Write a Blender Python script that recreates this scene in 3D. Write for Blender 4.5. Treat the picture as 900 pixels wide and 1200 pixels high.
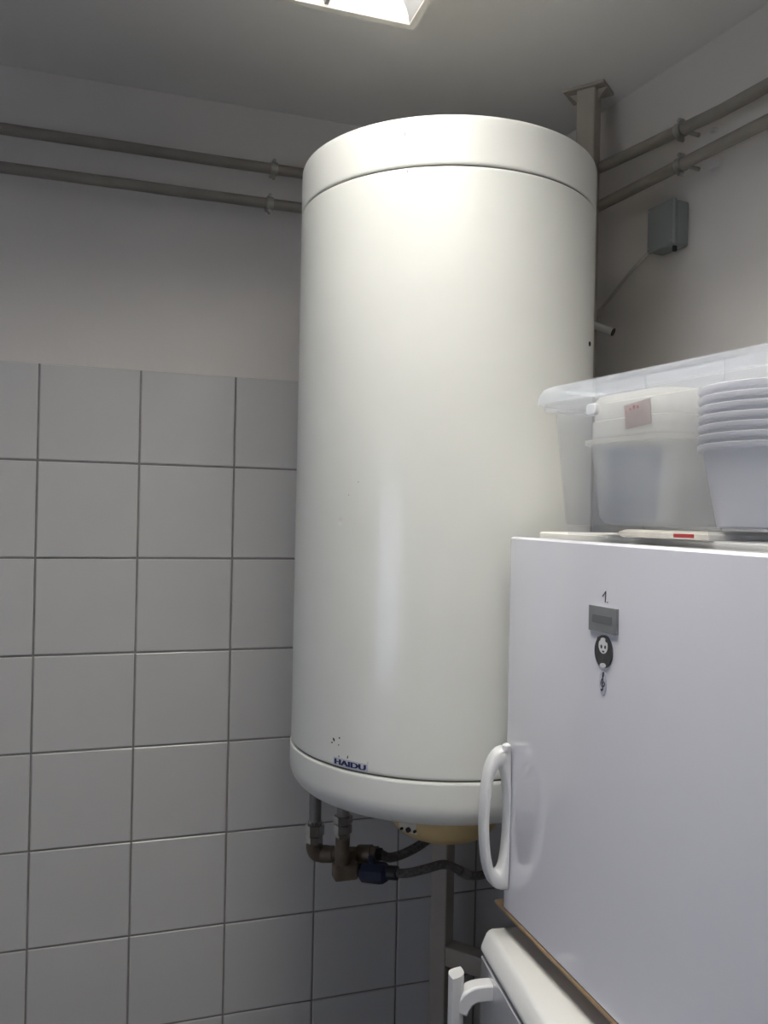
import bpy, bmesh, math, random
from mathutils import Vector, Matrix
random.seed(4)
for o in list(bpy.data.objects): bpy.data.objects.remove(o)
SC = bpy.context.scene
COL = SC.collection
PI = math.pi

# ------------------------------------------------------------------ camera
FPX = 973.3                                   # focal length in pixels of the 900x1200 frame
CZ = 1.504                                    # eye height above the floor
CAM = Vector((0.1499, -1.8358, CZ))
yaw, pitch, roll = math.radians(18.05), math.radians(0.16), math.radians(1.17)
_r = Vector((math.cos(yaw), -math.sin(yaw), 0)); _f = Vector((math.sin(yaw), math.cos(yaw), 0)); _u = Vector((0, 0, 1))
FWD = _f*math.cos(pitch) + _u*math.sin(pitch)
_u2 = _u*math.cos(pitch) - _f*math.sin(pitch)
RIGHT = _r*math.cos(roll) + _u2*math.sin(roll)
UP = _u2*math.cos(roll) - _r*math.sin(roll)
cd = bpy.data.cameras.new('camera'); cam = bpy.data.objects.new('camera', cd); COL.objects.link(cam)
cd.sensor_fit = 'VERTICAL'; cd.sensor_height = 36.0; cd.lens = FPX/1200*36.0; cd.clip_start = 0.01
M = Matrix.Identity(4)
for i in range(3):
    M[i][0] = RIGHT[i]; M[i][1] = UP[i]; M[i][2] = -FWD[i]; M[i][3] = CAM[i]
cam.matrix_world = M
SC.camera = cam

# ------------------------------------------------------------------ world (daylight outside the window), exposure
w = bpy.data.worlds.new('daylight'); SC.world = w; w.use_nodes = True
w.node_tree.nodes['Background'].inputs[0].default_value = (0.72, 0.80, 1.0, 1)
w.node_tree.nodes['Background'].inputs[1].default_value = 5.0
vs = SC.view_settings
vs.view_transform = 'Standard'; vs.look = 'None'; vs.gamma = 1.0; vs.use_curve_mapping = False
vs.exposure = 0.0
TUBE_W = 55.0; NBLADE = 12                                 # radiance of the fluorescent tubes

# ------------------------------------------------------------------ pixel helpers (a pixel gives a direction only)
def ray(px, py):
    return (FWD + RIGHT*((px-450)/FPX) - UP*((py-600)/FPX)).normalized()
def on_plane(px, py, p, n):
    d = ray(px, py); n = Vector(n)
    return CAM + d*((Vector(p)-CAM).dot(n)/d.dot(n))
def on_z(px, py, z): return on_plane(px, py, (0, 0, z), (0, 0, 1))
def at_depth(px, py, dep):
    d = ray(px, py); return CAM + d*(dep/d.dot(FWD))

# ------------------------------------------------------------------ materials
def mat(name, col, rough=0.5, metal=0.0, var=0.04, vscale=6.0, bump=0.0, bscale=60.0, coat=0.0, spec=0.5, alpha=1.0, transl=0.0, detail=3.0):
    m = bpy.data.materials.new(name); m.use_nodes = True
    nt = m.node_tree; N = nt.nodes; L = nt.links
    b = N['Principled BSDF']
    b.inputs['Roughness'].default_value = rough; b.inputs['Metallic'].default_value = metal
    b.inputs['Coat Weight'].default_value = coat; b.inputs['Coat Roughness'].default_value = 0.08
    b.inputs['Specular IOR Level'].default_value = spec
    tc = N.new('ShaderNodeTexCoord'); nz = N.new('ShaderNodeTexNoise')
    nz.inputs['Scale'].default_value = vscale; nz.inputs['Detail'].default_value = detail
    L.new(tc.outputs['Object'], nz.inputs['Vector'])
    rp = N.new('ShaderNodeValToRGB')
    rp.color_ramp.elements[0].position = 0.3; rp.color_ramp.elements[1].position = 0.7
    rp.color_ramp.elements[0].color = tuple(max(0, c*(1-var)) for c in col) + (1,)
    rp.color_ramp.elements[1].color = tuple(min(1, c*(1+var)) for c in col) + (1,)
    L.new(nz.outputs['Fac'], rp.inputs['Fac']); L.new(rp.outputs['Color'], b.inputs['Base Color'])
    if bump > 0:
        n2 = N.new('ShaderNodeTexNoise'); n2.inputs['Scale'].default_value = bscale; n2.inputs['Detail'].default_value = 3
        L.new(tc.outputs['Object'], n2.inputs['Vector'])
        bp = N.new('ShaderNodeBump'); bp.inputs['Strength'].default_value = bump; bp.inputs['Distance'].default_value = 0.004
        L.new(n2.outputs['Fac'], bp.inputs['Height']); L.new(bp.outputs['Normal'], b.inputs['Normal'])
    if alpha < 1.0:
        out = N['Material Output']
        tr = N.new('ShaderNodeBsdfTransparent'); mx = N.new('ShaderNodeMixShader'); mx.inputs[0].default_value = alpha
        tl = N.new('ShaderNodeBsdfTranslucent'); L.new(rp.outputs['Color'], tl.inputs['Color'])
        m2 = N.new('ShaderNodeMixShader'); m2.inputs[0].default_value = transl
        L.new(b.outputs[0], m2.inputs[1]); L.new(tl.outputs[0], m2.inputs[2])
        L.new(tr.outputs[0], mx.inputs[1]); L.new(m2.outputs[0], mx.inputs[2]); L.new(mx.outputs[0], out.inputs['Surface'])
    return m
def emis(name, col, s):
    m = bpy.data.materials.new(name); m.use_nodes = True
    b = m.node_tree.nodes['Principled BSDF']
    b.inputs['Base Color'].default_value = (0.9, 0.9, 0.9, 1)
    b.inputs['Emission Color'].default_value = col + (1,); b.inputs['Emission Strength'].default_value = s
    return m
MT = dict(
    plaster=mat('painted_plaster', (0.69, 0.655, 0.62), 0.9, var=0.03, vscale=3, bump=0.12, bscale=90),
    ceil=mat('ceiling_paint', (0.78, 0.765, 0.74), 0.95, var=0.02, vscale=3, bump=0.08, bscale=70),
    grout=mat('grout', (0.25, 0.24, 0.23), 0.95, var=0.15, vscale=20, bump=0.3, bscale=200),
    tile=mat('glazed_tile', (0.61, 0.60, 0.59), 0.22, var=0.025, vscale=4, bump=0.03, bscale=14),
    floor=mat('floor_tile', (0.08, 0.07, 0.06), 0.5, var=0.1, vscale=5),
    enamel=mat('boiler_enamel', (0.83, 0.835, 0.78), 0.28, var=0.025, vscale=5, bump=0.01, bscale=30, coat=0.25),
    cap=mat('boiler_cap_plastic', (0.82, 0.82, 0.77), 0.33, var=0.03, vscale=5, coat=0.15),
    groove=mat('groove_shadow_gap', (0.16, 0.15, 0.14), 0.8),
    cover=mat('yellowed_plastic', (0.62, 0.46, 0.22), 0.42, var=0.08, vscale=9),
    coverpale=mat('pale_plastic_insert', (0.72, 0.66, 0.56), 0.45),
    black=mat('black_plastic', (0.015, 0.015, 0.017), 0.5),
    chip=mat('chipped_paint', (0.035, 0.03, 0.028), 0.8, var=0.3, vscale=80),
    scuff=mat('grey_scuff', (0.42, 0.40, 0.37), 0.7, var=0.2, vscale=90),
    sticker=mat('brand_sticker', (0.60, 0.61, 0.66), 0.4),
    navy=mat('navy_print', (0.012, 0.016, 0.09), 0.5),
    steel=mat('frame_paint', (0.40, 0.36, 0.31), 0.55, var=0.06, vscale=12, bump=0.05),
    pipe=mat('pipe_paint', (0.25, 0.23, 0.20), 0.5, var=0.08, vscale=18),
    clamp=mat('clamp_steel', (0.40, 0.39, 0.37), 0.35, metal=0.85, var=0.2, vscale=60),
    anchor=mat('wall_plug', (0.68, 0.66, 0.64), 0.7),
    jbox=mat('junction_box_plastic', (0.25, 0.27, 0.27), 0.5, var=0.04),
    cable=mat('cable_sheath', (0.50, 0.48, 0.45), 0.5),
    brass=mat('aged_brass', (0.155, 0.12, 0.085), 0.5, metal=0.3, var=0.2, vscale=40),
    chrome=mat('nickel', (0.55, 0.55, 0.54), 0.2, metal=1.0, var=0.1, vscale=50),
    galv=mat('galvanised_pipe', (0.24, 0.23, 0.22), 0.45, metal=0.3, var=0.1, vscale=50),
    blue=mat('blue_valve', (0.012, 0.018, 0.05), 0.45),
    hose=mat('braided_hose', (0.16, 0.15, 0.145), 0.45, metal=0.4, var=0.4, vscale=220),
    fridge=mat('fridge_enamel', (0.78, 0.78, 0.84), 0.16, var=0.015, vscale=3, coat=1.0),
    fridgetop=mat('fridge_top_plastic', (0.80, 0.79, 0.74), 0.4, var=0.03),
    handle=mat('handle_plastic', (0.80, 0.80, 0.80), 0.28, var=0.02),
    badge=mat('badge_grey', (0.21, 0.22, 0.23), 0.4, metal=0.3, var=0.05, vscale=30),
    badgein=mat('badge_inset', (0.12, 0.125, 0.14), 0.4, var=0.05),
    ink=mat('marker_ink', (0.03, 0.03, 0.035), 0.6),
    inkgrey=mat('print_dark', (0.035, 0.035, 0.04), 0.45, var=0.3, vscale=120),
    paperw=mat('print_white', (0.66, 0.66, 0.68), 0.5),
    clefbg=mat('clef_magnet', (0.47, 0.48, 0.55), 0.4, var=0.12, vscale=300),
    clefink=mat('clef_ink', (0.035, 0.03, 0.06), 0.5),
    wood=mat('raw_board', (0.27, 0.185, 0.11), 0.7, var=0.2, vscale=40),
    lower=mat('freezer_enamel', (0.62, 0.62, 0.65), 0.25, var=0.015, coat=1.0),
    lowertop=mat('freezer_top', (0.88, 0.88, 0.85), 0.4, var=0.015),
    clear=mat('clear_plastic', (0.84, 0.87, 0.93), 0.18, var=0.02, alpha=0.13, transl=0.6, coat=0.2),
    lid=mat('clear_lid_plastic', (0.82, 0.86, 0.92), 0.2, var=0.02, alpha=0.24, transl=0.7, coat=0.2),
    milky=mat('milky_plastic', (0.95, 0.95, 0.91), 0.3, var=0.02, alpha=0.36, transl=0.30),
    milkylid=mat('milky_lid', (0.95, 0.94, 0.89), 0.35, var=0.02, alpha=0.44, transl=0.60),
    tub=mat('white_tub', (0.82, 0.82, 0.85), 0.35, var=0.02, alpha=0.93, transl=0.35),
    bluecup=mat('blue_plastic', (0.04, 0.10, 0.36), 0.5, var=0.1),
    label=mat('price_label_paper', (0.34, 0.27, 0.25), 0.8, var=0.06, vscale=60),
    red=mat('red_print', (0.40, 0.04, 0.04), 0.7),
    packet=mat('white_packet', (0.66, 0.63, 0.55), 0.5, var=0.12, vscale=40),
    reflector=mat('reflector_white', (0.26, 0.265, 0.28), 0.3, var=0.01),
    lframe=mat('lamp_frame', (0.72, 0.70, 0.64), 0.5, var=0.02),
    tube=emis('fluorescent_tube', (1.0, 0.965, 0.905), TUBE_W),
    glass=mat('window_glass', (0.9, 0.95, 1.0), 0.05, alpha=0.06),
    winframe=mat('window_frame', (0.8, 0.8, 0.8), 0.4),
)

# ------------------------------------------------------------------ mesh helpers
def link(name, me, m, parent=None, smooth=False, auto=None):
    if isinstance(me, bmesh.types.BMesh):
        bmesh.ops.recalc_face_normals(me, faces=me.faces)
        mm = bpy.data.meshes.new(name); me.to_mesh(mm); me.free(); me = mm
    if not me.materials: me.materials.append(MT[m])
    o = bpy.data.objects.new(name, me); COL.objects.link(o)
    if smooth:
        for p in me.polygons: p.use_smooth = True
        if auto is None: auto = 35
        if hasattr(me, 'set_sharp_from_angle'): me.set_sharp_from_angle(angle=math.radians(auto))
    if parent: o.parent = parent
    return o
def tag(o, label, cat, group=None):
    o['label'] = label; o['category'] = cat
    if group: o['group'] = group
    return o
def thing(name, label, cat, loc=(0, 0, 0), rz=0.0, group=None):
    o = bpy.data.objects.new(name, None); COL.objects.link(o)
    o.location = loc; o.rotation_euler = (0, 0, rz); o.empty_display_size = 0.05
    return tag(o, label, cat, group)
def struct(o): o['kind'] = 'structure'; return o
def bevel(o, wd=0.003, seg=2, ang=40):
    b = o.modifiers.new('bevel', 'BEVEL'); b.width = wd; b.segments = seg; b.limit_method = 'ANGLE'; b.angle_limit = math.radians(ang)
    return o
def add_box(bm, a, b):
    vs_ = [bm.verts.new((x, y, z)) for z in (a[2], b[2]) for x, y in ((a[0], a[1]), (b[0], a[1]), (b[0], b[1]), (a[0], b[1]))]
    for f in ((3, 2, 1, 0), (4, 5, 6, 7), (0, 1, 5, 4), (1, 2, 6, 5), (2, 3, 7, 6), (3, 0, 4, 7)):
        bm.faces.new([vs_[i] for i in f])
def box(a, b):
    bm = bmesh.new(); add_box(bm, a, b); return bm
def add_prism(bm, pts, z0, z1):
    lo = [bm.verts.new((p[0], p[1], z0)) for p in pts]; hi = [bm.verts.new((p[0], p[1], z1)) for p in pts]
    n = len(pts); bm.faces.new(lo[::-1]); bm.faces.new(hi)
    for i in range(n): bm.faces.new((lo[i], lo[(i+1) % n], hi[(i+1) % n], hi[i]))
def loft(bm, rings, cap0=True, cap1=True, closed=True):
    R = [[bm.verts.new(p) for p in r] for r in rings]
    for a, b in zip(R, R[1:]):
        n = len(a)
        for i in range(n if closed else n-1):
            bm.faces.new((a[i], a[(i+1) % n], b[(i+1) % n], b[i]))
    if cap0: bm.faces.new(R[0][::-1])
    if cap1: bm.faces.new(R[-1])
    return R
def lathe(prof, n=48, cx=0, cy=0, cap0=True, cap1=True, bm=None):
    bm = bm or bmesh.new()
    rings = [[(cx+r*math.cos(2*PI*i/n), cy+r*math.sin(2*PI*i/n), z) for i in range(n)] for r, z in prof]
    loft(bm, rings, cap0, cap1); return bm
def add_tube(bm, pts, r, n=10, radii=None):
    pts = [Vector(p) for p in pts]; rings = []
    t0 = (pts[1]-pts[0]).normalized()
    a = t0.orthogonal().normalized()
    for i, p in enumerate(pts):
        if i == 0: t = t0
        elif i == len(pts)-1: t = (pts[i]-pts[i-1]).normalized()
        else: t = ((pts[i+1]-pts[i]).normalized() + (pts[i]-pts[i-1]).normalized()).normalized()
        a = (a - t*a.dot(t)).normalized(); b = t.cross(a)
        rr = radii[i] if radii else r
        k = 1.0
        if 0 < i < len(pts)-1: k = 1/max(0.5, t.dot((pts[i]-pts[i-1]).normalized()))
        rings.append([p + a*math.cos(2*PI*j/n)*rr*k**0.5 + b*math.sin(2*PI*j/n)*rr*k**0.5 for j in range(n)])
    loft(bm, rings); return bm
def tube(pts, r, n=10, radii=None): return add_tube(bmesh.new(), pts, r, n, radii)
def smooth_path(P, k=6):
    P = [Vector(p) for p in P]; out = []
    Q = [2*P[0]-P[1]] + P + [2*P[-1]-P[-2]]
    for i in range(1, len(Q)-2):
        for j in range(k):
            t = j/k; a, b, c, d = Q[i-1], Q[i], Q[i+1], Q[i+2]
            out.append(0.5*((2*b) + (c-a)*t + (2*a-5*b+4*c-d)*t*t + (3*b-a-3*c+d)*t**3))
    out.append(P[-1]); return out
def rrect(x0, y0, x1, y1, r, n=5):
    pts = []
    for cx, cy, a0 in ((x1-r, y1-r, 0), (x0+r, y1-r, 90), (x0+r, y0+r, 180), (x1-r, y0+r, 270)):
        for i in range(n+1):
            a = math.radians(a0+90*i/n); pts.append((cx+r*math.cos(a), cy+r*math.sin(a)))
    return pts
def text_mesh(s, size, extrude=0.0):
    cu = bpy.data.curves.new('t', 'FONT'); cu.body = s; cu.size = size; cu.extrude = extrude; cu.align_x = 'CENTER'; cu.align_y = 'CENTER'
    cu.resolution_u = 3
    o = bpy.data.objects.new('t', cu); COL.objects.link(o); bpy.context.view_layer.update()
    me = bpy.data.meshes.new_from_object(o.evaluated_get(bpy.context.evaluated_depsgraph_get()))
    bpy.data.objects.remove(o); return me

# ------------------------------------------------------------------ room shell
CEIL = CZ + 0.893
TTOP = 1.80
CX = 1.12                                              # corner of the back wall and the right wall
AW = math.radians(6.75)                                # the right wall opens a little
WD = Vector((math.sin(AW), -math.cos(AW), 0))          # along the right wall, out of the corner
WN = Vector((-math.cos(AW), -math.sin(AW), 0))         # its normal into the room
XL, YF = -2.15, -4.3
def wall_pt(s, off=0.0, z=0.0): return Vector((CX, 0, z)) + WD*s + WN*off
XR = wall_pt(-YF/math.cos(AW)).x
struct(link('floor', box((XL-0.1, YF-0.1, -0.1), (XR+0.15, 0.12, 0.0)), 'floor'))
struct(link('ceiling', box((XL-0.1, YF-0.1, CEIL), (XR+0.15, 0.12, CEIL+0.1)), 'ceil'))
wall_back = struct(link('wall_back', box((XL-0.1, 0.004, 0), (CX+0.12, 0.12, CEIL)), 'plaster'))
link('grout_bed', box((XL, 0.0015, 0), (CX, 0.004, TTOP-0.0015)), 'grout', wall_back)
wall_right = struct(link('wall_right', box((0, 0.004, 0), (4.5, 0.12, CEIL)), 'plaster'))
wall_right.location = (CX, 0, 0); wall_right.rotation_euler = (0, 0, math.atan2(WD.y, WD.x))
link('grout_bed', box((0.0, 0.0015, 0), (4.3, 0.004, TTOP-0.0015)), 'grout', wall_right)
# wall behind the camera and the window wall at the left, lit by daylight
WY0, WY1, WZ0, WZ1 = -2.9, -1.7, 0.60, 1.70             # window in the left wall, beside and behind the camera
struct(link('wall_front', box((XL-0.1, YF-0.1, 0), (XR+0.15, YF, CEIL)), 'plaster'))
bm = bmesh.new()
add_box(bm, (XL-0.1, YF, 0), (XL, WY0, CEIL)); add_box(bm, (XL-0.1, WY1, 0), (XL, 0.004, CEIL))
add_box(bm, (XL-0.1, WY0, 0), (XL, WY1, WZ0)); add_box(bm, (XL-0.1, WY0, WZ1), (XL, WY1, CEIL))
struct(link('wall_left', bm, 'plaster'))
win = bpy.data.objects.new('window_1', None); COL.objects.link(win); struct(win); win.location = (XL-0.05, WY0, WZ0)
WW, WH = WY1-WY0, WZ1-WZ0
bm = bmesh.new()
for a, b in (((0, 0), (WW, .05)), ((0, WH-.05), (WW, WH)), ((0, .05), (.05, WH-.05)), ((WW-.05, .05), (WW, WH-.05)), ((WW/2-.03, .05), (WW/2+.03, WH-.05))):
    add_box(bm, (-.025, a[0], a[1]), (.025, b[0], b[1]))
link('window_frame', bm, 'winframe', win)
for k in (0, 1): link('pane', box((-.003, (.05, WW/2+.03)[k], .05), (.003, (WW/2-.03, WW-.05)[k], WH-.05)), 'glass', win)

# tiles: each its own piece with pillowed edges, joints recessed
def tile_mesh(wd, ht, g=0.0020, t=0.0085, e=0.0016):
    bm = bmesh.new()
    a, b, c, d = g, wd-g, g, ht-g
    y0, y1 = 0.004, 0.004-t
    rings = [[(a, y0, c), (b, y0, c), (b, y0, d), (a, y0, d)], [(a, y1+e*0.7, c), (b, y1+e*0.7, c), (b, y1+e*0.7, d), (a, y1+e*0.7, d)],
             [(a+e, y1, c+e), (b-e, y1, c+e), (b-e, y1, d-e), (a+e, y1, d-e)]]
    loft(bm, rings, True, True)
    bmesh.ops.recalc_face_normals(bm, faces=bm.faces)
    me = bpy.data.meshes.new('tile'); bm.to_mesh(me); bm.free(); me.materials.append(MT['tile']); return me
TM = tile_mesh(0.2, 0.2); TMC = tile_mesh(0.12, 0.2); TMT = tile_mesh(0.2, 0.2)
def put_tile(me, wall, x, z, y=0.0):
    o = bpy.data.objects.new('tile', me); COL.objects.link(o); o.parent = wall
    o.location = (x, y + random.uniform(-.0004, .0004), z)
    o.rotation_euler = (random.uniform(-.0022, .0022), 0, random.uniform(-.0022, .0022))
for r in range(9):
    z = TTOP - 0.2*(r+1)
    for c in range(-10, 6): put_tile(TMC if c == 5 else TM, wall_back, c*0.2, z, 0.0035)
    for c in range(0, 9): put_tile(TM, wall_right, 0.006+c*0.2, z, 0.0035)

# ------------------------------------------------------------------ ceiling light
LH = 0.080                                              # depth of the surface mounted fitting
LZ = CEIL - LH
lc = on_z(485, 35.6, LZ)                                # far right corner of its frame
LX1, LY1 = lc.x, lc.y
LX0, LY0 = LX1-0.45, LY1-1.20
lamp = thing('ceiling_light', 'white framed louvred fluorescent ceiling light above the boiler', 'ceiling light', ((LX0+LX1)/2, (LY0+LY1)/2, LZ))
hx, hy = (LX1-LX0)/2, (LY1-LY0)/2
fw = 0.012
bm = bmesh.new()
for a, b in (((-hx, -hy, 0), (hx, -hy+fw, LH)), ((-hx, hy-fw, 0), (hx, hy, LH)), ((-hx, -hy+fw, 0), (-hx+fw, hy-fw, LH)), ((hx-fw, -hy+fw, 0), (hx, hy-fw, LH))):
    add_box(bm, a, b)
add_box(bm, (-hx+fw, -hy+fw, LH-0.004), (hx-fw, hy-fw, LH))
link('housing', bm, 'lframe', lamp)
ix = hx-fw-.0005; iy = hy-fw-.0005
NBAY = 3; bw = 2*ix/NBAY                                # bays side by side, each with its own tube
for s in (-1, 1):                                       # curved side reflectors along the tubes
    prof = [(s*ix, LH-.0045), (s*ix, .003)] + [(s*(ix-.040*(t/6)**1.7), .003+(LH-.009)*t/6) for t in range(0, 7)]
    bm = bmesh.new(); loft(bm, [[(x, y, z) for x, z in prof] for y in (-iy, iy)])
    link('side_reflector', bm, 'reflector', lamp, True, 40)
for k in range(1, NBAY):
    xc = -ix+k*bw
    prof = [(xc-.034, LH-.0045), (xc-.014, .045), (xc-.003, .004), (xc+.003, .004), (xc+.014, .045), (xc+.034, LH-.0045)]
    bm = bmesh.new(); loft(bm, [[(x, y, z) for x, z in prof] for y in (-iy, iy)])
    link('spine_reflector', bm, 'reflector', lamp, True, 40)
for k in range(NBAY):
    xc = -ix+(k+.5)*bw
    link('fluorescent_tube', tube([(xc, -iy+.02, LH-.024), (xc, iy-.07, LH-.024)], .013, 12), 'tube', lamp, True)
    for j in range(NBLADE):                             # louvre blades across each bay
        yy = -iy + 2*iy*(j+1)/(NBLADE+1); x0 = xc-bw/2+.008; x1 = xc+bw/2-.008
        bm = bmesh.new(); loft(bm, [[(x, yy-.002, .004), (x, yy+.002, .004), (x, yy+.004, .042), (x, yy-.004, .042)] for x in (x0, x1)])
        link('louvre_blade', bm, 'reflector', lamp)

# ------------------------------------------------------------------ boiler
BX, BY, BR = 0.709, -0.4515, 0.2595
ZT, ZS1, ZS0, ZB = CZ+0.5965, CZ+0.5206, CZ-0.394, CZ-0.470
NC = Vector((CX-BX, 0-BY, 0)).normalized()              # towards the corner
boiler = thing('water_heater', 'tall white cylindrical water heater hung on a steel frame in the corner', 'water heater', (BX, BY, ZB))
hS0, hS1, hT = ZS0-ZB, ZS1-ZB, ZT-ZB
def on_boiler(px, py, off=0.0):
    """pixel -> point on the boiler jacket, in boiler coordinates"""
    d = ray(px, py); o = CAM - Vector((BX, BY, ZB)); r = BR+off
    a = d.x**2+d.y**2; b = o.x*d.x+o.y*d.y; c = o.x**2+o.y**2-r*r
    t = (-b - math.sqrt(max(0, b*b-a*c)))/a
    return o + d*t
bm = lathe([(BR-.004, hS0+.0005), (BR-.0008, hS0+.002), (BR, hS0+.004), (BR, hS0+.0055), (BR, (hS0+hS1)/2), (BR, hS1-.0055), (BR, hS1-.004), (BR-.0008, hS1-.002), (BR-.004, hS1-.0005)], 160)
jacket = link('jacket', bm, 'enamel', boiler, True)
# a small dent in the jacket (pushed in mesh relief through a bump in the enamel)
dm = MT['enamel'].copy(); dm.name = 'boiler_enamel_dented'; nt = dm.node_tree
p_d = on_boiler(399, 611)
tc = nt.nodes.new('ShaderNodeTexCoord'); ds = nt.nodes.new('ShaderNodeVectorMath'); ds.operation = 'DISTANCE'; ds.inputs[1].default_value = p_d
mr = nt.nodes.new('ShaderNodeMapRange'); mr.interpolation_type = 'SMOOTHSTEP'; mr.inputs['From Max'].default_value = 0.008; mr.inputs['To Min'].default_value = -1.0; mr.inputs['To Max'].default_value = 0.0
bp = nt.nodes.new('ShaderNodeBump'); bp.inputs['Distance'].default_value = 0.0014; bp.inputs['Strength'].default_value = 0.8
nt.links.new(tc.outputs['Object'], ds.inputs[0]); nt.links.new(ds.outputs['Value'], mr.inputs['Value']); nt.links.new(mr.outputs[0], bp.inputs['Height'])
nt.links.new(bp.outputs['Normal'], nt.nodes['Principled BSDF'].inputs['Normal'])
jacket.data.materials.clear(); jacket.data.materials.append(dm)
link('top_cap', lathe([(BR-.004, hS1+.0010), (BR-.0005, hS1+.0022), (BR+.0002, hS1+.004), (BR+.0002, hS1+.006), (BR+.0002, hT-.006), (BR+.0002, hT-.004), (BR-.0008, hT-.0012), (BR-.004, hT), (BR-.05, hT+.001)], 160), 'cap', boiler, True)
prof = [(BR*0.5, 0.0), (BR-.06, 0.0005)]
rc = 0.036
for i in range(9):
    a = math.radians(-90+90*i/8); prof.append((BR+.0015-rc+rc*math.cos(a), rc+.0008+rc*math.sin(a)))
prof += [(BR+.0016, rc+.003), (BR+.0016, hS0-.0065), (BR+.0016, hS0-.0045), (BR+.0006, hS0-.0024), (BR-.004, hS0-.0014)]
link('bottom_cap', lathe(prof, 160), 'cap', boiler, True)
for z, nm in ((hS0, 'seam'), (hS1, 'seam')):
    link(nm, lathe([(BR-.003, z-.0018), (BR-.003, z+.0018)], 120), 'groove', boiler, True)
# thermostat cover: shallow yellowed bowl under the tank
cc = at_depth(519, 1000, 1.40); lx, ly = cc.x-BX, cc.y-BY
cpro = [(0.01, -0.062)]
for i in range(12):
    a = math.radians(-90+90*i/11); cpro.append((0.048+0.0445*math.cos(a), -0.026+0.0355*math.sin(a)))
cpro += [(0.0925, -.010), (0.0925, -.0002)]
cover = link('thermostat_cover', lathe(cpro, 48, lx, ly), 'cover', boiler, True)
# a pale strip with three dark knobs on the cover
def cover_pt(px, py, off=0.001):
    d = ray(px, py); o = CAM-Vector((BX+lx, BY+ly, ZB)); r = 0.0925+off
    a = d.x**2+d.y**2; b = o.x*d.x+o.y*d.y; c = o.x**2+o.y**2-r*r
    t = (-b-math.sqrt(max(0, b*b-a*c)))/a; q = o+d*t; return Vector((q.x+lx, q.y+ly, q.z))
rows = []
for pxx in (467, 472, 477, 482, 487):
    q = cover_pt(pxx, 975); rows.append((q.x, q.y))
ax = [math.atan2(q[1]-ly, q[0]-lx) for q in rows]
bm = bmesh.new()
loft(bm, [[(lx+r*math.cos(a), ly+r*math.sin(a), z) for r, z in ((.091, -.002), (.0938, -.002), (.0938, -.027), (.0915, -.040), (.087, -.038))] for a in ax])
link('indicator_strip', bm, 'coverpale', cover, True)
for k, (kx, ky, kr) in enumerate(((470.5, 971, .0022), (478.5, 972.5, .0042), (486, 974.5, .0024))):
    q = cover_pt(kx, ky, .002); dr = Vector((q.x-lx, q.y-ly, 0)).normalized()
    link('indicator_knob', tube([q-dr*.002, q+dr*.002], kr, 12), 'black', cover)
# brand lettering on a pale sticker bent round the jacket, just above the lower seam
def bent(me, p0, p1, off):
    """lay a flat mesh (x right, y up, centred) on the jacket between two points given in boiler coordinates"""
    a0, a1 = math.atan2(p0.y, p0.x), math.atan2(p1.y, p1.x); ac = (a0+a1)/2; zc = (p0.z+p1.z)/2
    for v in me.vertices:
        a = ac + v.co.x/BR; r = BR+off+v.co.z
        v.co = Vector((r*math.cos(a), r*math.sin(a), zc+v.co.y))
    return me
q0, q1 = on_boiler(393, 892), on_boiler(428.5, 898)
zc = hS0+0.0092
q0.z = q1.z = zc
wid = abs(math.atan2(q1.y, q1.x)-math.atan2(q0.y, q0.x))*BR
bm = bmesh.new(); nseg = 12
loft(bm, [[(x, -0.006, 0), (x, 0.006, 0), (x, 0.006, .0004), (x, -0.006, .0004)] for x in [(-.5+i/nseg)*(wid+.008) for i in range(nseg+1)]])
me = bpy.data.meshes.new('brand_sticker'); bm.to_mesh(me); bm.free()
sticker = link('brand_sticker', bent(me, q0, q1, .0001), 'sticker', boiler)
tm = text_mesh('HAJDU', 0.0155, 0.0003)
hmx = min(v.co.x for v in tm.vertices); hv = [v.co.y for v in tm.vertices if v.co.x < hmx+.004]   # the H gives base line and cap height
for v in tm.vertices: v.co.y = min(max(v.co.y, min(hv)), max(hv))
xs = [v.co.x for v in tm.vertices]; ys = [v.co.y for v in tm.vertices]
mx_, my_ = (max(xs)+min(xs))/2, (max(ys)+min(ys))/2
for v in tm.vertices: v.co.x = (v.co.x-mx_)*wid/(max(xs)-min(xs)); v.co.y = (v.co.y-my_)*0.0080/(max(ys)-min(ys))
bm = bmesh.new(); bm.from_mesh(tm)                      # thicken the strokes of the letters a little
for dx in (-.0010, .0010):
    b2 = bmesh.new(); b2.from_mesh(tm)
    for v in b2.verts: v.co.x += dx; v.co.z += dx*.05
    t2 = bpy.data.meshes.new('t'); b2.to_mesh(t2); b2.free(); bm.from_mesh(t2)
t3 = bpy.data.meshes.new('brand_lettering'); bm.to_mesh(t3); bm.free()
link('brand_lettering', bent(t3, q0, q1, .0009), 'navy', sticker)
# chips, scuffs and a rivet
def patch(name, pts, m, off=.0002):
    bm = bmesh.new()
    P = [on_boiler(x, y, off) for x, y in pts]; Q = [on_boiler(x, y, -.0005) for x, y in pts]
    loft(bm, [Q, P]); return link(name, bm, m, boiler)
def blob(x, y, rx, ry, rot=0.0, n=9):
    out = []
    for i in range(n):
        a = 2*PI*i/n; k = random.uniform(.7, 1.2); u, v = rx*k*math.cos(a), ry*k*math.sin(a)
        out.append((x+u*math.cos(rot)-v*math.sin(rot), y+u*math.sin(rot)+v*math.cos(rot)))
    return out
for x, y, rx, ry, ro in ((391.0, 866.5, 1.0, 2.6, -.35), (389.0, 870.0, 1.2, 1.0, 0), (397.8, 864.8, .9, 1.1, 0), (396.8, 873.0, .7, .9, 0), (397, 886.2, .7, 1.1, 0), (407.3, 887.6, .7, 2.0, .2)):
    patch('paint_chip', blob(x, y, rx, ry, ro), 'chip')
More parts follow.
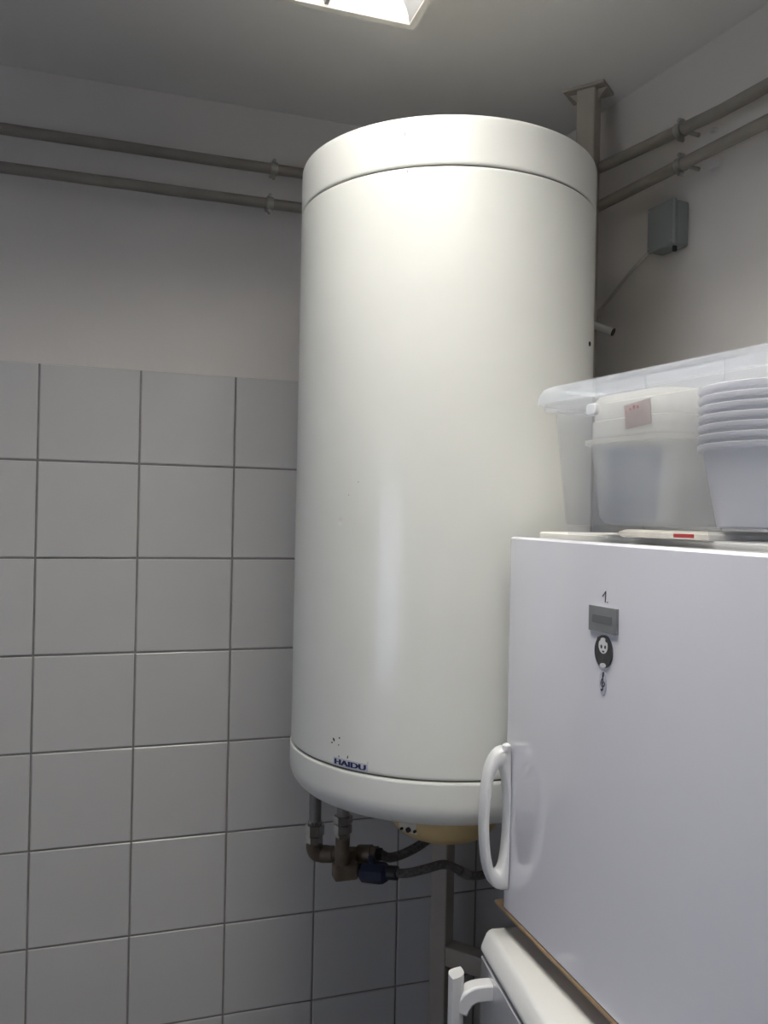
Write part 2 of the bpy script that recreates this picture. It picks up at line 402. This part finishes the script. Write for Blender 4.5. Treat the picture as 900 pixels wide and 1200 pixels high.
for x, y, rx, ry, ro in ((474.5, 157, .8, 3.2, .05), (463, 157, .7, 2.6, 0), (477.5, 201, .8, 2.4, 0), (420, 565, .7, .7, 0), (408.5, 580, .7, .7, 0), (431, 894, .5, 1.4, 0)):
    patch('scuff_mark', blob(x, y, rx, ry, ro), 'scuff')
bm = lathe([(0.004, 0), (0.004, .0015), (.0015, .0025)], 12)
rv = link('jacket_screw', bm, 'chip', boiler)
q = on_boiler(690.5, 403, .0005); rv.location = q
rv.rotation_euler = (0, PI/2, 0); rv.rotation_euler = Vector((q.x, q.y, 0)).to_track_quat('Z', 'Y').to_euler()

# ------------------------------------------------------------------ steel support frame behind the boiler
FD = Vector((0.63, -0.777, 0)).normalized(); FN = Vector((0.777, 0.63, 0)).normalized()
FC = Vector((BX, BY, 0)) + FN*0.345
frame = thing('support_frame', 'floor to ceiling painted steel post frame carrying the water heater across the corner', 'steel frame', FC, math.atan2(FD.y, FD.x))
def post_s(px, py):
    d = ray(px, py); # intersect the vertical frame plane
    t = (FC-CAM).dot(FN)/d.dot(FN); return (CAM+d*t-FC).dot(FD)
sL, sR = post_s(513, 1080), post_s(685.5, 150)
hw = 0.020
for s in (sL, sR):
    bevel(link('post', box((s-hw, 0, 0.008), (s+hw, 2*hw, CEIL-0.006)), 'steel', frame), .003, 2)
    pl = bevel(link('ceiling_plate', box((s-.048, -.006, CEIL-.006), (s+.040, .060, CEIL)), 'steel', frame), .001, 1)
    link('floor_plate', box((s-.05, -.03, 0), (s+.05, .07, .008)), 'steel', frame)
    for dz in (1, -1):                                   # corner gussets below the ceiling plate
        bm = bmesh.new(); a = s+dz*hw; b = s+dz*(hw+.02)
        loft(bm, [[(a, y, CEIL-.006), (b, y, CEIL-.006), (a, y, CEIL-.028)] for y in (.016, .024)])
        link('gusset', bm, 'steel', frame)
for zc in (0.515, ZB+0.25, ZT-0.25):
    bevel(link('crossbar', box((sL+hw, 0.0, zc-.022), (sR-hw, 2*hw, zc+.022)), 'steel', frame), .003, 2)
for zc in (ZB+0.25, ZT-0.25):                            # hooks between the crossbars and the tank
    for s in (-.08, .08): link('hanger', box((s-.02, -.075, zc-.03), (s+.02, 0.0, zc+.03)), 'steel', frame)
e0 = at_depth(695, 378, 1.675); e1 = at_depth(718, 389, 1.70)
RZ = Matrix.Rotation(-math.atan2(FD.y, FD.x), 4, 'Z')
def to_frame(p): return RZ @ (p-FC)
a, b = to_frame(e0), to_frame(e1)
a = Vector((sR+hw-.004, .02, a.z+.006)); dr = (b-a).normalized()
link('stub_tube', tube([a, b], .0075, 14), 'anchor', frame, True)
link('stub_plug', tube([b-dr*.0005, b+dr*.0025], .0082, 14), 'black', frame)

# ------------------------------------------------------------------ two pipes along the walls
def wall_pipe(zl, zr0, zr1, rad, off, label, lclamp, rclamp, plug):
    root = thing('wall_pipe', label, 'pipe', (CX-off, -off, zl), 0, 'pipes under the ceiling')
    base = Vector((CX-off, -off, zl))
    zc = (zl+zr0)/2
    kx = wall_pt(off*1.0, off)                           # inner bend
    pts = [Vector((XL+0.001, -off, zl))]
    cxx = CX-off*1.12
    R_ = 0.05
    c0 = Vector((cxx-R_, -off, zl)); corner = Vector((cxx, -off, zc)); c1 = corner + WD*R_; c1.z = zr0
    pts.append(c0)
    for i in range(1, 6):
        t = i/6; pts.append(c0*(1-t)**2 + corner*2*t*(1-t) + c1*t*t)
    pts.append(c1)
    mid = corner + WD*.6; mid.z = zr0+(zr1-zr0)*.6; pts.append(mid)
    far = corner + WD*3.2; far.z = zr0+(zr1-zr0)*.6
    pts.append(far)
    link('pipe_run', tube([p-base for p in pts], rad, 16), 'pipe', root, True, 60)
    def clamp(p, dirv, nrm, pl):
        c = bmesh.new(); dirv = dirv.normalized()
        add_tube(c, [p-dirv*.007, p+dirv*.007], rad+.0028, 16)
        o = link('pipe_clamp', c, 'clamp', root, True, 40)
        e = bmesh.new(); up = Vector((0, 0, 1))
        for sg in (1, -1):
            q = p + up*sg*(rad+.006)
            add_tube(e, [q-nrm*.006, q+nrm*.006], .0042, 8)
        add_tube(e, [p-nrm*(rad), p-nrm*(off-.001)], .0040, 8)
        link('clamp_bolt', e, 'clamp', o)
        if pl:
            g = bmesh.new()
            q = p - nrm*(off-.004) + dirv*.035 - up*.006
            prof = [(-.016, 0), (-.010, .008), (.004, .010), (.015, .004), (.012, -.006), (-.006, -.007)]
            loft(g, [[q+dirv*x*pl+up*z*pl+nrm*y for x, z in prof] for y in (-.004, .003)])
            link('wall_plug', g, 'anchor', root)
    for px, py in lclamp:
        q = on_plane(px, py, (0, -off, 0), (0, 1, 0)); q.z = zl
        clamp(q-base, Vector((1, 0, 0)), Vector((0, -1, 0)), 0)
    for px, py in rclamp:
        q = on_plane(px, py, wall_pt(0, off), WN)
        s = (q-corner).dot(WD); q2 = corner+WD*s; q2.z = zr0+(zr1-zr0)*min(s, .6)
        clamp(q2-base, WD.copy(), WN, plug)
    return root
wall_pipe(CZ+.744, CZ+.748, CZ+.690, .0112, .045, 'upper of two taupe painted pipes running round the corner under the ceiling', [(321, 199)], [(803, 148)], 0.5)
wall_pipe(CZ+.668, CZ+.653, CZ+.655, .0112, .045, 'lower of two taupe painted pipes running round the corner under the ceiling', [(316, 240)], [(803, 196)], 1.0)

# ------------------------------------------------------------------ junction box and cable on the right wall
jb = on_plane(806, 262, wall_pt(0), WN); sj = (jb-wall_pt(0)).dot(WD)
jroot = thing('junction_box', 'small grey plastic junction box on the plaster wall', 'junction box', wall_pt(sj, 0, jb.z), math.atan2(WD.y, WD.x))
# local x along the wall towards the room, local y into the wall
bevel(link('box_body', box((-.070, -.026, -.043), (0, 0.004, .043)), 'jbox', jroot), .005, 3)
bevel(link('box_lid', box((-.0715, -.036, -.0445), (.0015, -.0265, .0445)), 'jbox', jroot), .004, 3)
link('cable_gland', tube([(-.012, -.020, -.042), (-.012, -.020, -.052)], .0045, 10), 'black', jroot)
for sx in (-.064, -.006):
    for sz in (-.036, .036): link('lid_screw', tube([(sx, -.0355, sz), (sx, -.0368, sz)], .0025, 8), 'clamp', jroot)
cab = [wall_pt(sj-.068, .014, jb.z-.030), wall_pt(sj-.085, .010, jb.z-.030), wall_pt(sj-.11, .007, jb.z-.036), wall_pt(sj-.16, .006, jb.z-.060), wall_pt(sj-.23, .006, jb.z-.105), wall_pt(sj-.32, .03, jb.z-.17)]
cabo = link('power_cable', tube(smooth_path([p-cab[0] for p in cab]), .0034, 8), 'cable', None, True)
cabo.location = cab[0]
tag(cabo, 'thin pale cable sagging from the junction box along the wall', 'cable')

# ------------------------------------------------------------------ plumbing under the boiler
pa = at_depth(369.5, 945, 1.48)
plumb = thing('inlet_safety_valve', 'brass safety valve with braided hose on the pipe by the tiled wall', 'valve', (pa.x, pa.y, ZB))
def PP(px, py, dep): return at_depth(px, py, dep) - Vector((pa.x, pa.y, ZB))
t0 = PP(370, 972, 1.48)
link('inlet_pipe', tube([(0, 0, -.0005), (0, 0, t0.z+.01)], .0110, 14), 'galv', plumb, True)
for z_, r_, h_ in ((t0.z+.013, .0125, .006), (t0.z, .0170, .018), (t0.z-.018, .0145, .014)):
    link('union_nut', tube([(0, 0, z_+h_/2), (0, 0, z_-h_/2)], r_, 6), 'chrome', plumb)
zb = PP(371, 1001, 1.48).z
link('valve_elbow', tube(smooth_path([(0, 0, t0.z-.026), (0, 0, zb+.012), (.006, -.001, zb+.002), (.024, -.004, zb)], 4), .0150, 14), 'brass', plumb, True)
v1 = PP(436, 1001, 1.45); v0 = Vector((.012, -.003, zb))
link('valve_body', tube([v0, v0.lerp(v1, .25), v0.lerp(v1, .27), v0.lerp(v1, .72), v0.lerp(v1, .74), v1], .012, 14, [.0145, .0145, .0125, .0125, .016, .016]), 'brass', plumb, True, 30)
dv = (v1-v0).normalized()
link('hose_nut', tube([v1-dv*.001, v1+dv*.010], .0150, 6), 'brass', plumb)
link('hose_ferrule', tube([v1+dv*.009, v1+dv*.018], .0105, 12), 'black', plumb)
hp = [v1+dv*.016, PP(457, 1005, 1.45), PP(474, 1000, 1.46), PP(497, 987, 1.48), PP(520, 965, 1.52), PP(530, 935, 1.55)]
link('braided_hose', tube(smooth_path(hp), .0082, 12), 'hose', plumb, True)

pb = at_depth(402, 960, 1.42)
out = thing('outlet_shutoff_valve', 'blue handled shutoff valve on a brass block below the water heater', 'valve', (pb.x, pb.y, ZB))
def PQ(px, py, dep): return at_depth(px, py, dep) - Vector((pb.x, pb.y, ZB))
u0 = PQ(402, 972, 1.42)
link('outlet_pipe', tube([(0, 0, -.0005), (0, 0, u0.z)], .0110, 14), 'galv', out, True)
for z_, r_, h_ in ((u0.z+.018, .0165, .012), (u0.z+.002, .0155, .014), (u0.z-.012, .0125, .010)):
    link('union_nut', tube([(0, 0, z_+h_/2), (0, 0, z_-h_/2)], r_, 6), 'chrome', out)
zq = PQ(404, 1021, 1.42).z
link('drop_pipe', tube([(0, 0, u0.z-.014), (0, 0, zq+.010)], .0125, 14), 'brass', out, True)
bevel(link('brass_block', box((-.015, -.013, zq-.013), (.026, .015, zq+.014)), 'brass', out), .004, 2)
w0 = Vector((.026, .001, zq-.001)); w1 = PQ(463, 1023, 1.40); dw = (w1-w0).normalized()
link('black_collar', tube([w0, w0+dw*.010], .0115, 12), 'black', out)
bl = w0.lerp(w1, .50); sd = Vector((0, 0, 1)).cross(dw).normalized()
bm = bmesh.new()
loft(bm, [[w0+dw*(.010+t)+sd*(math.cos(a)*r)+Vector((0, 0, math.sin(a)*r*1.05-.002)) for a in [2*PI*i/8+PI/8 for i in range(8)]] for t, r in ((0, .012), (.003, .0165), (.036, .0175), (.043, .0165), (.050, .012))])
link('blue_valve_body', bm, 'blue', out)
add = bmesh.new(); add_tube(add, [w0+dw*.028+Vector((0, 0, .012)), w0+dw*.028+Vector((0, 0, .024))], .006, 10)
link('valve_stem', add, 'blue', out)
link('black_collar', tube([w0+dw*.056, w1+dw*.004], .0115, 12), 'black', out)
hq = [w1, PQ(478, 1023, 1.40), PQ(500, 1018, 1.41), PQ(520, 1013, 1.42), PQ(535, 1018, 1.43), PQ(548, 1025, 1.45), PQ(566, 1025, 1.48), PQ(600, 1012, 1.54), PQ(640, 980, 1.56)]
link('braided_hose', tube(smooth_path(hq), .0075, 12), 'hose', out, True)
hn = smooth_path(hq)
link('hose_ferrule', tube([PQ(539, 1020.5, 1.435), PQ(548, 1025, 1.45)], .0088, 12), 'galv', out)

# ------------------------------------------------------------------ lower appliance (counter-height freezer)
LA = math.radians(-7.5)
# local frame: x = out of the door towards the room (-x world), y = along the door towards its near end
LT = CZ - 0.592
lp = on_z(569.5, 1085.5, LT)
lyv = Vector((-math.sin(math.radians(7.5)), -math.cos(math.radians(7.5)), 0)); lxv = Vector((-math.cos(math.radians(7.5)), math.sin(math.radians(7.5)), 0))
lroot = thing('freezer', 'white freezer with a bar handle below the wooden wall shelf', 'freezer', (lp.x, lp.y, 0), math.atan2(lxv.y, lxv.x))
LWID, LDEP = 0.55, 0.50
zt = LT
bm = bmesh.new()
def slab_ring(y, k=0.0):
    return [(-LDEP, y, zt-.034), (.006, y, zt-.034), (.0085, y, zt-.030), (.0075, y, zt-.024), (.0005, y, zt-.006-k), (-.003, y, zt-.0022-k), (-.008, y, zt-k), (-LDEP, y, zt-k)]
loft(bm, [slab_ring(0.004, .002), slab_ring(0.010), slab_ring(LWID)])
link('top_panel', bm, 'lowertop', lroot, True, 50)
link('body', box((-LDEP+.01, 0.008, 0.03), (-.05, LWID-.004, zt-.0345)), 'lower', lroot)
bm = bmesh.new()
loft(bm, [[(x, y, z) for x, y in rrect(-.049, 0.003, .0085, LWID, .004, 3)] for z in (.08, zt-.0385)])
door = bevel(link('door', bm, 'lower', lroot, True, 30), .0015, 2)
for y in (.06, LWID-.06): link('foot', tube([(-.10, y, 0), (-.10, y, .031)], .02, 12), 'black', lroot)
for y in (.06, LWID-.06): link('foot', tube([(-LDEP+.06, y, 0), (-LDEP+.06, y, .031)], .02, 12), 'black', lroot)
link('plinth', box((-LDEP+.05, .02, .031), (-.03, LWID-.02, .079)), 'black', lroot)
LM = Matrix.Rotation(-math.atan2(lxv.y, lxv.x), 4, 'Z')
def to_low(p): return LM @ (p-Vector((lp.x, lp.y, 0)))
hb = to_low(on_z(535.5, 1140, LT-.034))
sec = []
for i in range(7):                                      # lens shaped section of the bar
    t = i/6; sec.append((-.0180+.036*t, -.0120*math.sin(PI*t)))
for i in range(1, 6):
    t = 1-i/6; sec.append((-.0180+.036*t, .0095*math.sin(PI*t)))
ang = math.radians(58)
sec = [(hb.x + x*math.cos(ang)-y*math.sin(ang), hb.y + x*math.sin(ang)+y*math.cos(ang)) for x, y in sec]
bm = bmesh.new(); add_prism(bm, sec, zt-.40, zt-.034)
hd = link('door_handle', bm, 'handle', lroot, True, 25)
for zz, sg in ((zt-.071, 1), (zt-.35, -1)):
    bm = bmesh.new()
    path = [(hb.x-.006, zz-.016*sg), (hb.x-.012, zz-.005*sg), (hb.x-.020, zz+.003*sg), (hb.x-.032, zz+.006*sg), (.006, zz+.006*sg)]
    path = smooth_path([(x, 0, z) for x, z in path], 4); rings = []
    for i, p in enumerate(path):
        q = path[min(i+1, len(path)-1)]-path[max(i-1, 0)]; n = Vector((-q.z, 0, q.x)).normalized()*.007
        rings.append([(p.x+n.x, hb.y-.011, p.z+n.z), (p.x+n.x, hb.y+.011, p.z+n.z), (p.x-n.x*2.2, hb.y+.011, p.z-n.z*2.2), (p.x-n.x*2.2, hb.y-.011, p.z-n.z*2.2)])
    loft(bm, rings); bevel(link('handle_bracket', bm, 'handle', hd, True, 30), .003, 2)

# ------------------------------------------------------------------ small fridge on top of it
FX = 0.690; FY1 = -0.760; FWI = 0.53; FY0 = FY1-FWI
FZ0, FZD = CZ-0.557, CZ-0.0278
FZT = CZ-0.0204
shx, shy = FX-.0015, FY1+.022
sh = thing('wall_shelf', 'raw wooden shelf board fixed to the wall under the small fridge', 'shelf', (shx, shy, FZ0))
def wall_x(y): return CX - math.tan(AW)*y - .0055          # tile face of the right wall at this y
bm = bmesh.new(); add_prism(bm, [(0, -.62), (wall_x(shy-.62)-shx, -.62), (wall_x(shy)-shx, 0), (0, 0)], -.006, 0)
bevel(link('shelf_board', bm, 'wood', sh), .0015, 1)
for y in (-.10, -.52):
    xw = wall_x(shy+y)-shx-.002; bm = bmesh.new()
    loft(bm, [[(xw, yy, -.0062), (xw, yy, -.035), (xw-.33, yy, -.022), (xw-.33, yy, -.0062)] for yy in (y-.012, y+.012)])
    link('shelf_bracket', bm, 'steel', sh)
fr = thing('small_fridge', 'small white fridge with an oval door handle, standing on a wooden shelf', 'fridge', (FX, FY1, FZ0))
H = FZD-FZ0
# local: x>0 into the fridge, y<0 towards the near end
bm = bmesh.new(); e = .007
loft(bm, [[(x, y, z) for x, y in rrect(i_, -FWI+i_, .043, -i_, e, 4)] for z, i_ in ((.0, .002), (.002, 0), (H-.003, 0), (H, .003))])
link('door', bm, 'fridge', fr, True, 40)
link('door_gasket', box((.0432, -FWI+.012, .012), (.050, -.012, H-.012)), 'sticker', fr)
link('cabinet', box((.0502, -FWI+.002, .0), (.49, -.002, FZT-FZ0-.024)), 'fridge', fr)
bm = bmesh.new()
loft(bm, [[(x, y, z) for x, y in rrect(.046+i_, -FWI+i_, .49, -.001-i_, .006, 3)] for z, i_ in ((FZT-FZ0-.0235, 0), (FZT-FZ0-.002, 0), (FZT-FZ0, .002))])
link('top_panel', bm, 'fridgetop', fr, True, 40)
q = on_z(649, 621.5, FZT); 
link('top_screw_cap', lathe([(.0065, 0), (.0065, .0015), (.004, .0028)], 16, q.x-FX, q.y-FY1), 'handle', fr, True).location = (0, 0, FZT-FZ0)
def on_face(px, py, off=0.0):
    p = on_plane(px, py, (FX-off, 0, 0), (1, 0, 0)); return p-Vector((FX, FY1, FZ0))
# oval ring handle: outer and inner outlines in the x-z plane, with depth along the door
zt_, zb_ = on_face(594, 872).z, on_face(593, 1040).z
hm = (zt_+zb_)/2; hh = (zt_-zb_)/2
N_ = 48; outer = []; inner = []
HX = .041
for i in range(N_):
    a = 2*PI*i/N_
    ox = max(-abs(math.cos(a))**0.62*HX if math.cos(a) < 0 else 0.0, -HX) if math.cos(a) < 0 else 0.0
    oz = hm + hh*(abs(math.sin(a))**0.85)*(1 if math.sin(a) >= 0 else -1)
    if math.cos(a) >= 0: ox = 0.0
    outer.append((ox-.0006, oz))
    inner.append((-.0178+.0140*math.cos(a), hm-.001 + hh*.715*math.sin(a)))
ycen = on_face(594.5, 955).y
y0, y1 = -.0235, -.0015
bm = bmesh.new()
rings = []
def ringv(prof, y): return [bm.verts.new((x, y, z)) for x, z in prof]
def scl(prof, k):                                        # pull an outline a little towards the mid line of the ring
    return [(ox+(ix-ox)*k, oz+(iz-oz)*k) for (ox, oz), (ix, iz) in zip(prof, inner if prof is outer else outer)]
A = [ringv(scl(outer, .18), y0), ringv(scl(outer, .05), y0+.0025), ringv(outer, y0+.007), ringv(outer, y1-.004), ringv(scl(outer, .12), y1),
     ringv(scl(inner, .15), y1), ringv(inner, y1-.005), ringv(inner, y0+.008), ringv(scl(inner, .06), y0+.003), ringv(scl(inner, .22), y0)]
for i in range(len(A)):
    a, b = A[i], A[(i+1) % len(A)]
    for j in range(N_): bm.faces.new((a[j], a[(j+1) % N_], b[(j+1) % N_], b[j]))
hd = link('door_handle', bm, 'handle', fr, True, 60)
nb = on_face(588.5, 871)
link('handle_cap', lathe([(.006, -.004), (.006, .004), (.0035, .0062), (.001, .0068)], 16, -.008, -.020), 'handle', hd, True).location = (0, 0, zt_-.001)
# badge
def face_quad(name, px, m, o0, o1, parent):
    bm = bmesh.new(); loft(bm, [[on_face(x, y)+Vector((-o, 0, 0)) for x, y in px] for o in (o0, o1)]); return link(name, bm, m, parent)
bdg = face_quad('badge', [(693, 708.5), (725.3, 714), (724.8, 744.5), (692.6, 737.5)], 'badge', -.0003, .0035, fr)
face_quad('badge_inset', [(697.8, 719.3), (720.2, 723.5), (719.6, 733.5), (697.0, 728.5)], 'badgein', .0035, .0040, bdg)
for nm, pts in (('handwritten_number', [(706.2, 698.6), (708.2, 696.0), (710.2, 693.2), (710.0, 698.0), (709.4, 706.0)]), ('handwritten_dot', [(711.9, 705.4), (712.2, 706.6)])):
    link(nm, tube([on_face(x, y)+Vector((-.0001, 0, 0)) for x, y in pts], .0007, 6), 'ink', fr)
# round magnet with a black and white panda picture
def disc(name, cx, cy, rx, ry, m, o0, o1, parent=None, skew=0.0, n=28, org=Vector((0, 0, 0))):
    bm = bmesh.new()
    pts = [(cx+rx*math.cos(2*PI*i/n), cy+ry*math.sin(2*PI*i/n)+skew*rx*math.cos(2*PI*i/n)) for i in range(n)]
    loft(bm, [[on_face(x, y)+Vector((-o, 0, 0))-org for x, y in pts] for o in (o0, o1)])
    return link(name, bm, m, parent)
c1 = on_face(708.6, 763.5)
F0 = Vector((FX, FY1, FZ0))
mg = thing('panda_magnet', 'round fridge magnet with a black and white panda picture below the grey badge', 'magnet', F0+c1)
disc('magnet_disc', 708.6, 763.5, 10.1, 19.3, 'inkgrey', .0001, .0022, mg, .16, org=c1)
disc('panda_face', 708.9, 756.6, 5.3, 9.4, 'paperw', .0022, .0024, mg, .16, org=c1)
for x, y, rx, ry in ((706.9, 757.6, 1.1, 2.3), (711.3, 758.4, 1.0, 2.2)): disc('panda_eye_patch', x, y, rx, ry, 'inkgrey', .0024, .0026, mg, .2, 12, c1)
disc('panda_nose', 709.2, 763.4, 1.4, 1.1, 'inkgrey', .0024, .0026, mg, .2, 12, c1)
for x, y in ((704.0, 748.4), (713.4, 750.6)): disc('panda_ear', x, y, 1.9, 2.6, 'inkgrey', .0024, .0026, mg, .2, 12, c1)
disc('panda_belly', 708.4, 779.8, 3.6, 2.9, 'paperw', .0022, .0024, mg, .1, 16, c1)
c2 = on_face(707.0, 800.0)
cl = thing('clef_magnet', 'small oval fridge magnet with a dark treble clef', 'magnet', F0+c2)
disc('magnet_plate', 707.0, 800.0, 4.0, 14.6, 'clefbg', .0001, .0010, cl, .3, org=c2)
clef = [(705.9, 808.2), (706.6, 809.2), (707.2, 807.5), (707.4, 800), (707.2, 791), (707.9, 787.8), (708.7, 789.5), (707.4, 794), (705.4, 798.0), (705.2, 801.6), (707.0, 804.6), (709.2, 803.2), (709.2, 800.2), (707.6, 798.8), (706.6, 800.6), (707.4, 802.2)]
link('clef_print', tube(smooth_path([on_face(x, y)-c2+Vector((-.0010, 0, 0)) for x, y in clef], 4), .00065, 6), 'clefink', cl)
disc('clef_dot', 705.9, 808.3, .9, 1.3, 'clefink', .0010, .0015, cl, .3, 12, c2)

# ------------------------------------------------------------------ storage box on the fridge
BA = math.radians(8.4)
bu = Vector((math.sin(BA), -math.cos(BA), 0)); bv = Vector((math.cos(BA), math.sin(BA), 0))
far = on_plane(659.5, 623, (0.684, 0, 0), (1, 0, 0))
BO = Vector((far.x, far.y, FZT))
BLEN, BWID, BH = 0.52, 0.34, 0.176
sb = thing('storage_box', 'clear plastic storage box with a lid, lying on the small fridge', 'storage box', BO, math.atan2(bu.y, bu.x))
# local x = along the box (far end -> near end), local y = across into the fridge top
def box_outline(g):
    """outline with pillar corners and shallow recesses on the long sides; g grows it outward"""
    pil, rec, dp = .080, .140, .007
    P = [(-g+.012, -g), (pil-.004, -g), (pil+.004, -g+dp), (pil+rec-.004, -g+dp), (pil+rec+.004, -g), (2*pil+rec-.004, -g), (2*pil+rec+.004, -g+dp), (BLEN-pil-.004, -g+dp), (BLEN-pil+.004, -g), (BLEN+g-.012, -g),
         (BLEN+g-.0035, -g+.0035), (BLEN+g, -g+.012)]
    L = [(x, y) for x, y in P]
    back = [(x, BWID-y) for x, y in P][::-1]
    Q = L + back + [(-g, BWID+g-.012-0)] if False else L + back
    Q += [(-g+.0035, BWID+g-.0035), (-g, BWID+g-.012), (-g, -g+.012), (-g+.0035, -g+.0035)]
    # keep the order, drop duplicates made by mirroring
    return Q
def shell(name, sections, m, parent, thick=.0018, cap0=True, cap1=False):
    bm = bmesh.new(); loft(bm, sections, cap0, cap1)
    o = link(name, bm, m, parent, True, 40)
    s = o.modifiers.new('wall', 'SOLIDIFY'); s.thickness = thick; s.offset = -1
    return o
zf = .0110
secs = [[(x, y, z) for x, y in box_outline(g)] for z, g in ((zf, .0), (zf+.004, .0012), (.10, .0075), (BH-.022, .0120))]
bodyo = shell('box_body', secs, 'clear', sb)
for u0_, u1_ in ((.003, .075), (.223, .297), (.443, .517)):
    bm = bmesh.new()
    loft(bm, [[(x, y, z) for x, y in rrect(u0_+k, .0+k, u1_-k, BWID-k, .008, 3)] for z, k in ((0, .001), (zf-.0002, 0))])
    o = link('box_foot', bm, 'clear', sb, True, 40)
fl = [[(x, y, z) for x, y in rrect(-g, -g, BLEN+g, BWID+g, .02, 5)] for z, g in ((BH-.0225, .0125), (BH-.0225, .0240), (BH-.0150, .0245))]
shell('box_rim', fl, 'clear', sb, .0016, False, False)
ld = [[(x, y, z) for x, y in rrect(-g, -g, BLEN+g, BWID+g, .025, 6)] for z, g in ((BH-.0155, .0300), (BH-.0135, .0325), (BH-.004, .0310), (BH+.003, .0275), (BH+.0065, .0210), (BH+.007, .012), (BH+.002, .008), (BH+.002, -.02))]
shell('box_lid', ld, 'lid', sb, .0016, False, True)
# food container inside, with a tall milky lid and price label
def local_thing(name, label, cat, x, y, z, group=None):
    p = BO + bu*x + bv*y + Vector((0, 0, z))
    return thing(name, label, cat, p, math.atan2(bu.y, bu.x), group)
CL, CWD = 0.150, 0.20
fc = local_thing('food_container', 'milky plastic food container with a price label inside the storage box', 'container', .010, .012, zf+.002)
def cring(z, k, r=.026): return [(x, y, z) for x, y in rrect(k, k, CL-k, CWD-k, r, 6)]
shell('container_body', [cring(.0, .028, .02), cring(.002, .019, .022), cring(.010, .0125), cring(.05, .0085), cring(.099, .0045)], 'milky', fc, .0016)
shell('container_rim', [cring(.0975, .0035), cring(.0975, -.001), cring(.1030, -.001), cring(.1032, .004)], 'milkylid', fc, .0012, False, False)
lidc = shell('container_lid', [cring(.1036, .0045), cring(.108, .0052), cring(.125, .0052), cring(.1265, .0068), cring(.150, .0072), cring(.156, .0105), cring(.1575, .018)], 'milkylid', fc, .0012, False, True)
bm = bmesh.new()
loft(bm, [[(x, y, z) for x, z in rrect(.012, .134, .030, .148, .005, 4)] for y in (.002, .0085)])
bevel(link('lid_clip', bm, 'handle', lidc, True, 30), .0015, 2)
# price label on the near face of the lid
def fc_face(px, py, yl):
    p0 = fc.location + bv*yl
    p = on_plane(px, py, p0, bv); d = p-fc.location
    return Vector((d.dot(bu), d.dot(bv), d.z))
lpts = [(731, 475.5), (761.5, 466.3), (763.5, 495.5), (733.3, 503.2)]
bm = bmesh.new(); loft(bm, [[fc_face(x, y, .004)+Vector((0, o, 0)) for x, y in lpts] for o in (.0008, .0)])
lab = link('price_label', bm, 'label', fc)
bm = bmesh.new()
strokes = [[(732.6, 480.5), (734.6, 482.2), (735.4, 484)], [(737.4, 480.4), (739.2, 477.6), (740.0, 480.8)], [(742, 476.2), (743.4, 475.6), (742.4, 478.8), (743.8, 478.8)], [(746.4, 475), (748.4, 477.6)], [(748.6, 474.6), (746.4, 478)]]
for st in strokes: add_tube(bm, [fc_face(x, y, .0035) for x, y in st], .0005, 5)
link('label_writing', bm, 'red', lab)
# blue cup seen through the container
bc = local_thing('blue_cup', 'blue plastic cup showing dimly through the milky container', 'cup', .059, .0600, zf+.0042)
bm = lathe([(.024, 0), (.026, .004), (.033, .080), (.0345, .080), (.0345, .083), (.0315, .083), (.025, .005)], 28, cap0=True, cap1=True)
link('cup_wall', bm, 'bluecup', bc, True, 40)
link('cup_lid', lathe([(.0352, .0832), (.0352, .088), (.033, .090), (.01, .0905)], 28), 'bluecup', bc, True, 40)
# nested stack of white tubs
tc_ = BO + bu*.236 + bv*.084
TH = .087
def tub_meshes():
    n = 40
    prof = [(.052, 0), (.0545, .002), (.0690, TH-.006), (.0742, TH-.006), (.0750, TH-.004), (.0750, TH-.001), (.0735, TH), (.0685, TH), (.0675, TH-.005), (.053, .0035)]
    bm = lathe(prof, n); bmesh.ops.recalc_face_normals(bm, faces=bm.faces)
    me = bpy.data.meshes.new('tub'); bm.to_mesh(me); bm.free(); me.materials.append(MT['tub'])
    for p in me.polygons: p.use_smooth = True
    me.set_sharp_from_angle(angle=math.radians(40)); return me
tme = tub_meshes()
names = ['lowest', 'second', 'third', 'fourth', 'fifth', 'sixth', 'top']
for k in range(7):
    o = bpy.data.objects.new('plastic_tub', tme); COL.objects.link(o)
    o.location = (tc_.x, tc_.y, FZT+zf+.0022+k*.0100); o.rotation_euler = (0, 0, k*.3)
    lb = 'white plastic tub, %s of the nested stack in the storage box' % names[k] if k in (0, 6) else 'white plastic tub, %s from the bottom of the nested stack in the storage box' % names[k]
    tag(o, lb, 'tub', 'nested white tubs')
# flat packet lying under the box between its feet
pk = on_z(755, 629, FZT+.001)
pr = thing('flat_packet', 'flat white packet with red print pushed under the storage box', 'packet', BO+bu*.083+bv*.012, math.atan2(bu.y, bu.x))
bm = bmesh.new()
loft(bm, [[(x+.003*math.sin(7*y), y, z) for x, y in rrect(.0+k, .0+k, .134-k, .15-k, .006, 3)] for z, k in ((.0, .003), (.002, .0), (.006, .0), (.0088, .006))])
link('packet_body', bm, 'packet', pr, True, 40)
link('red_print', box((.088, -.0004, .0022), (.116, .0, .0062)), 'red', pr)
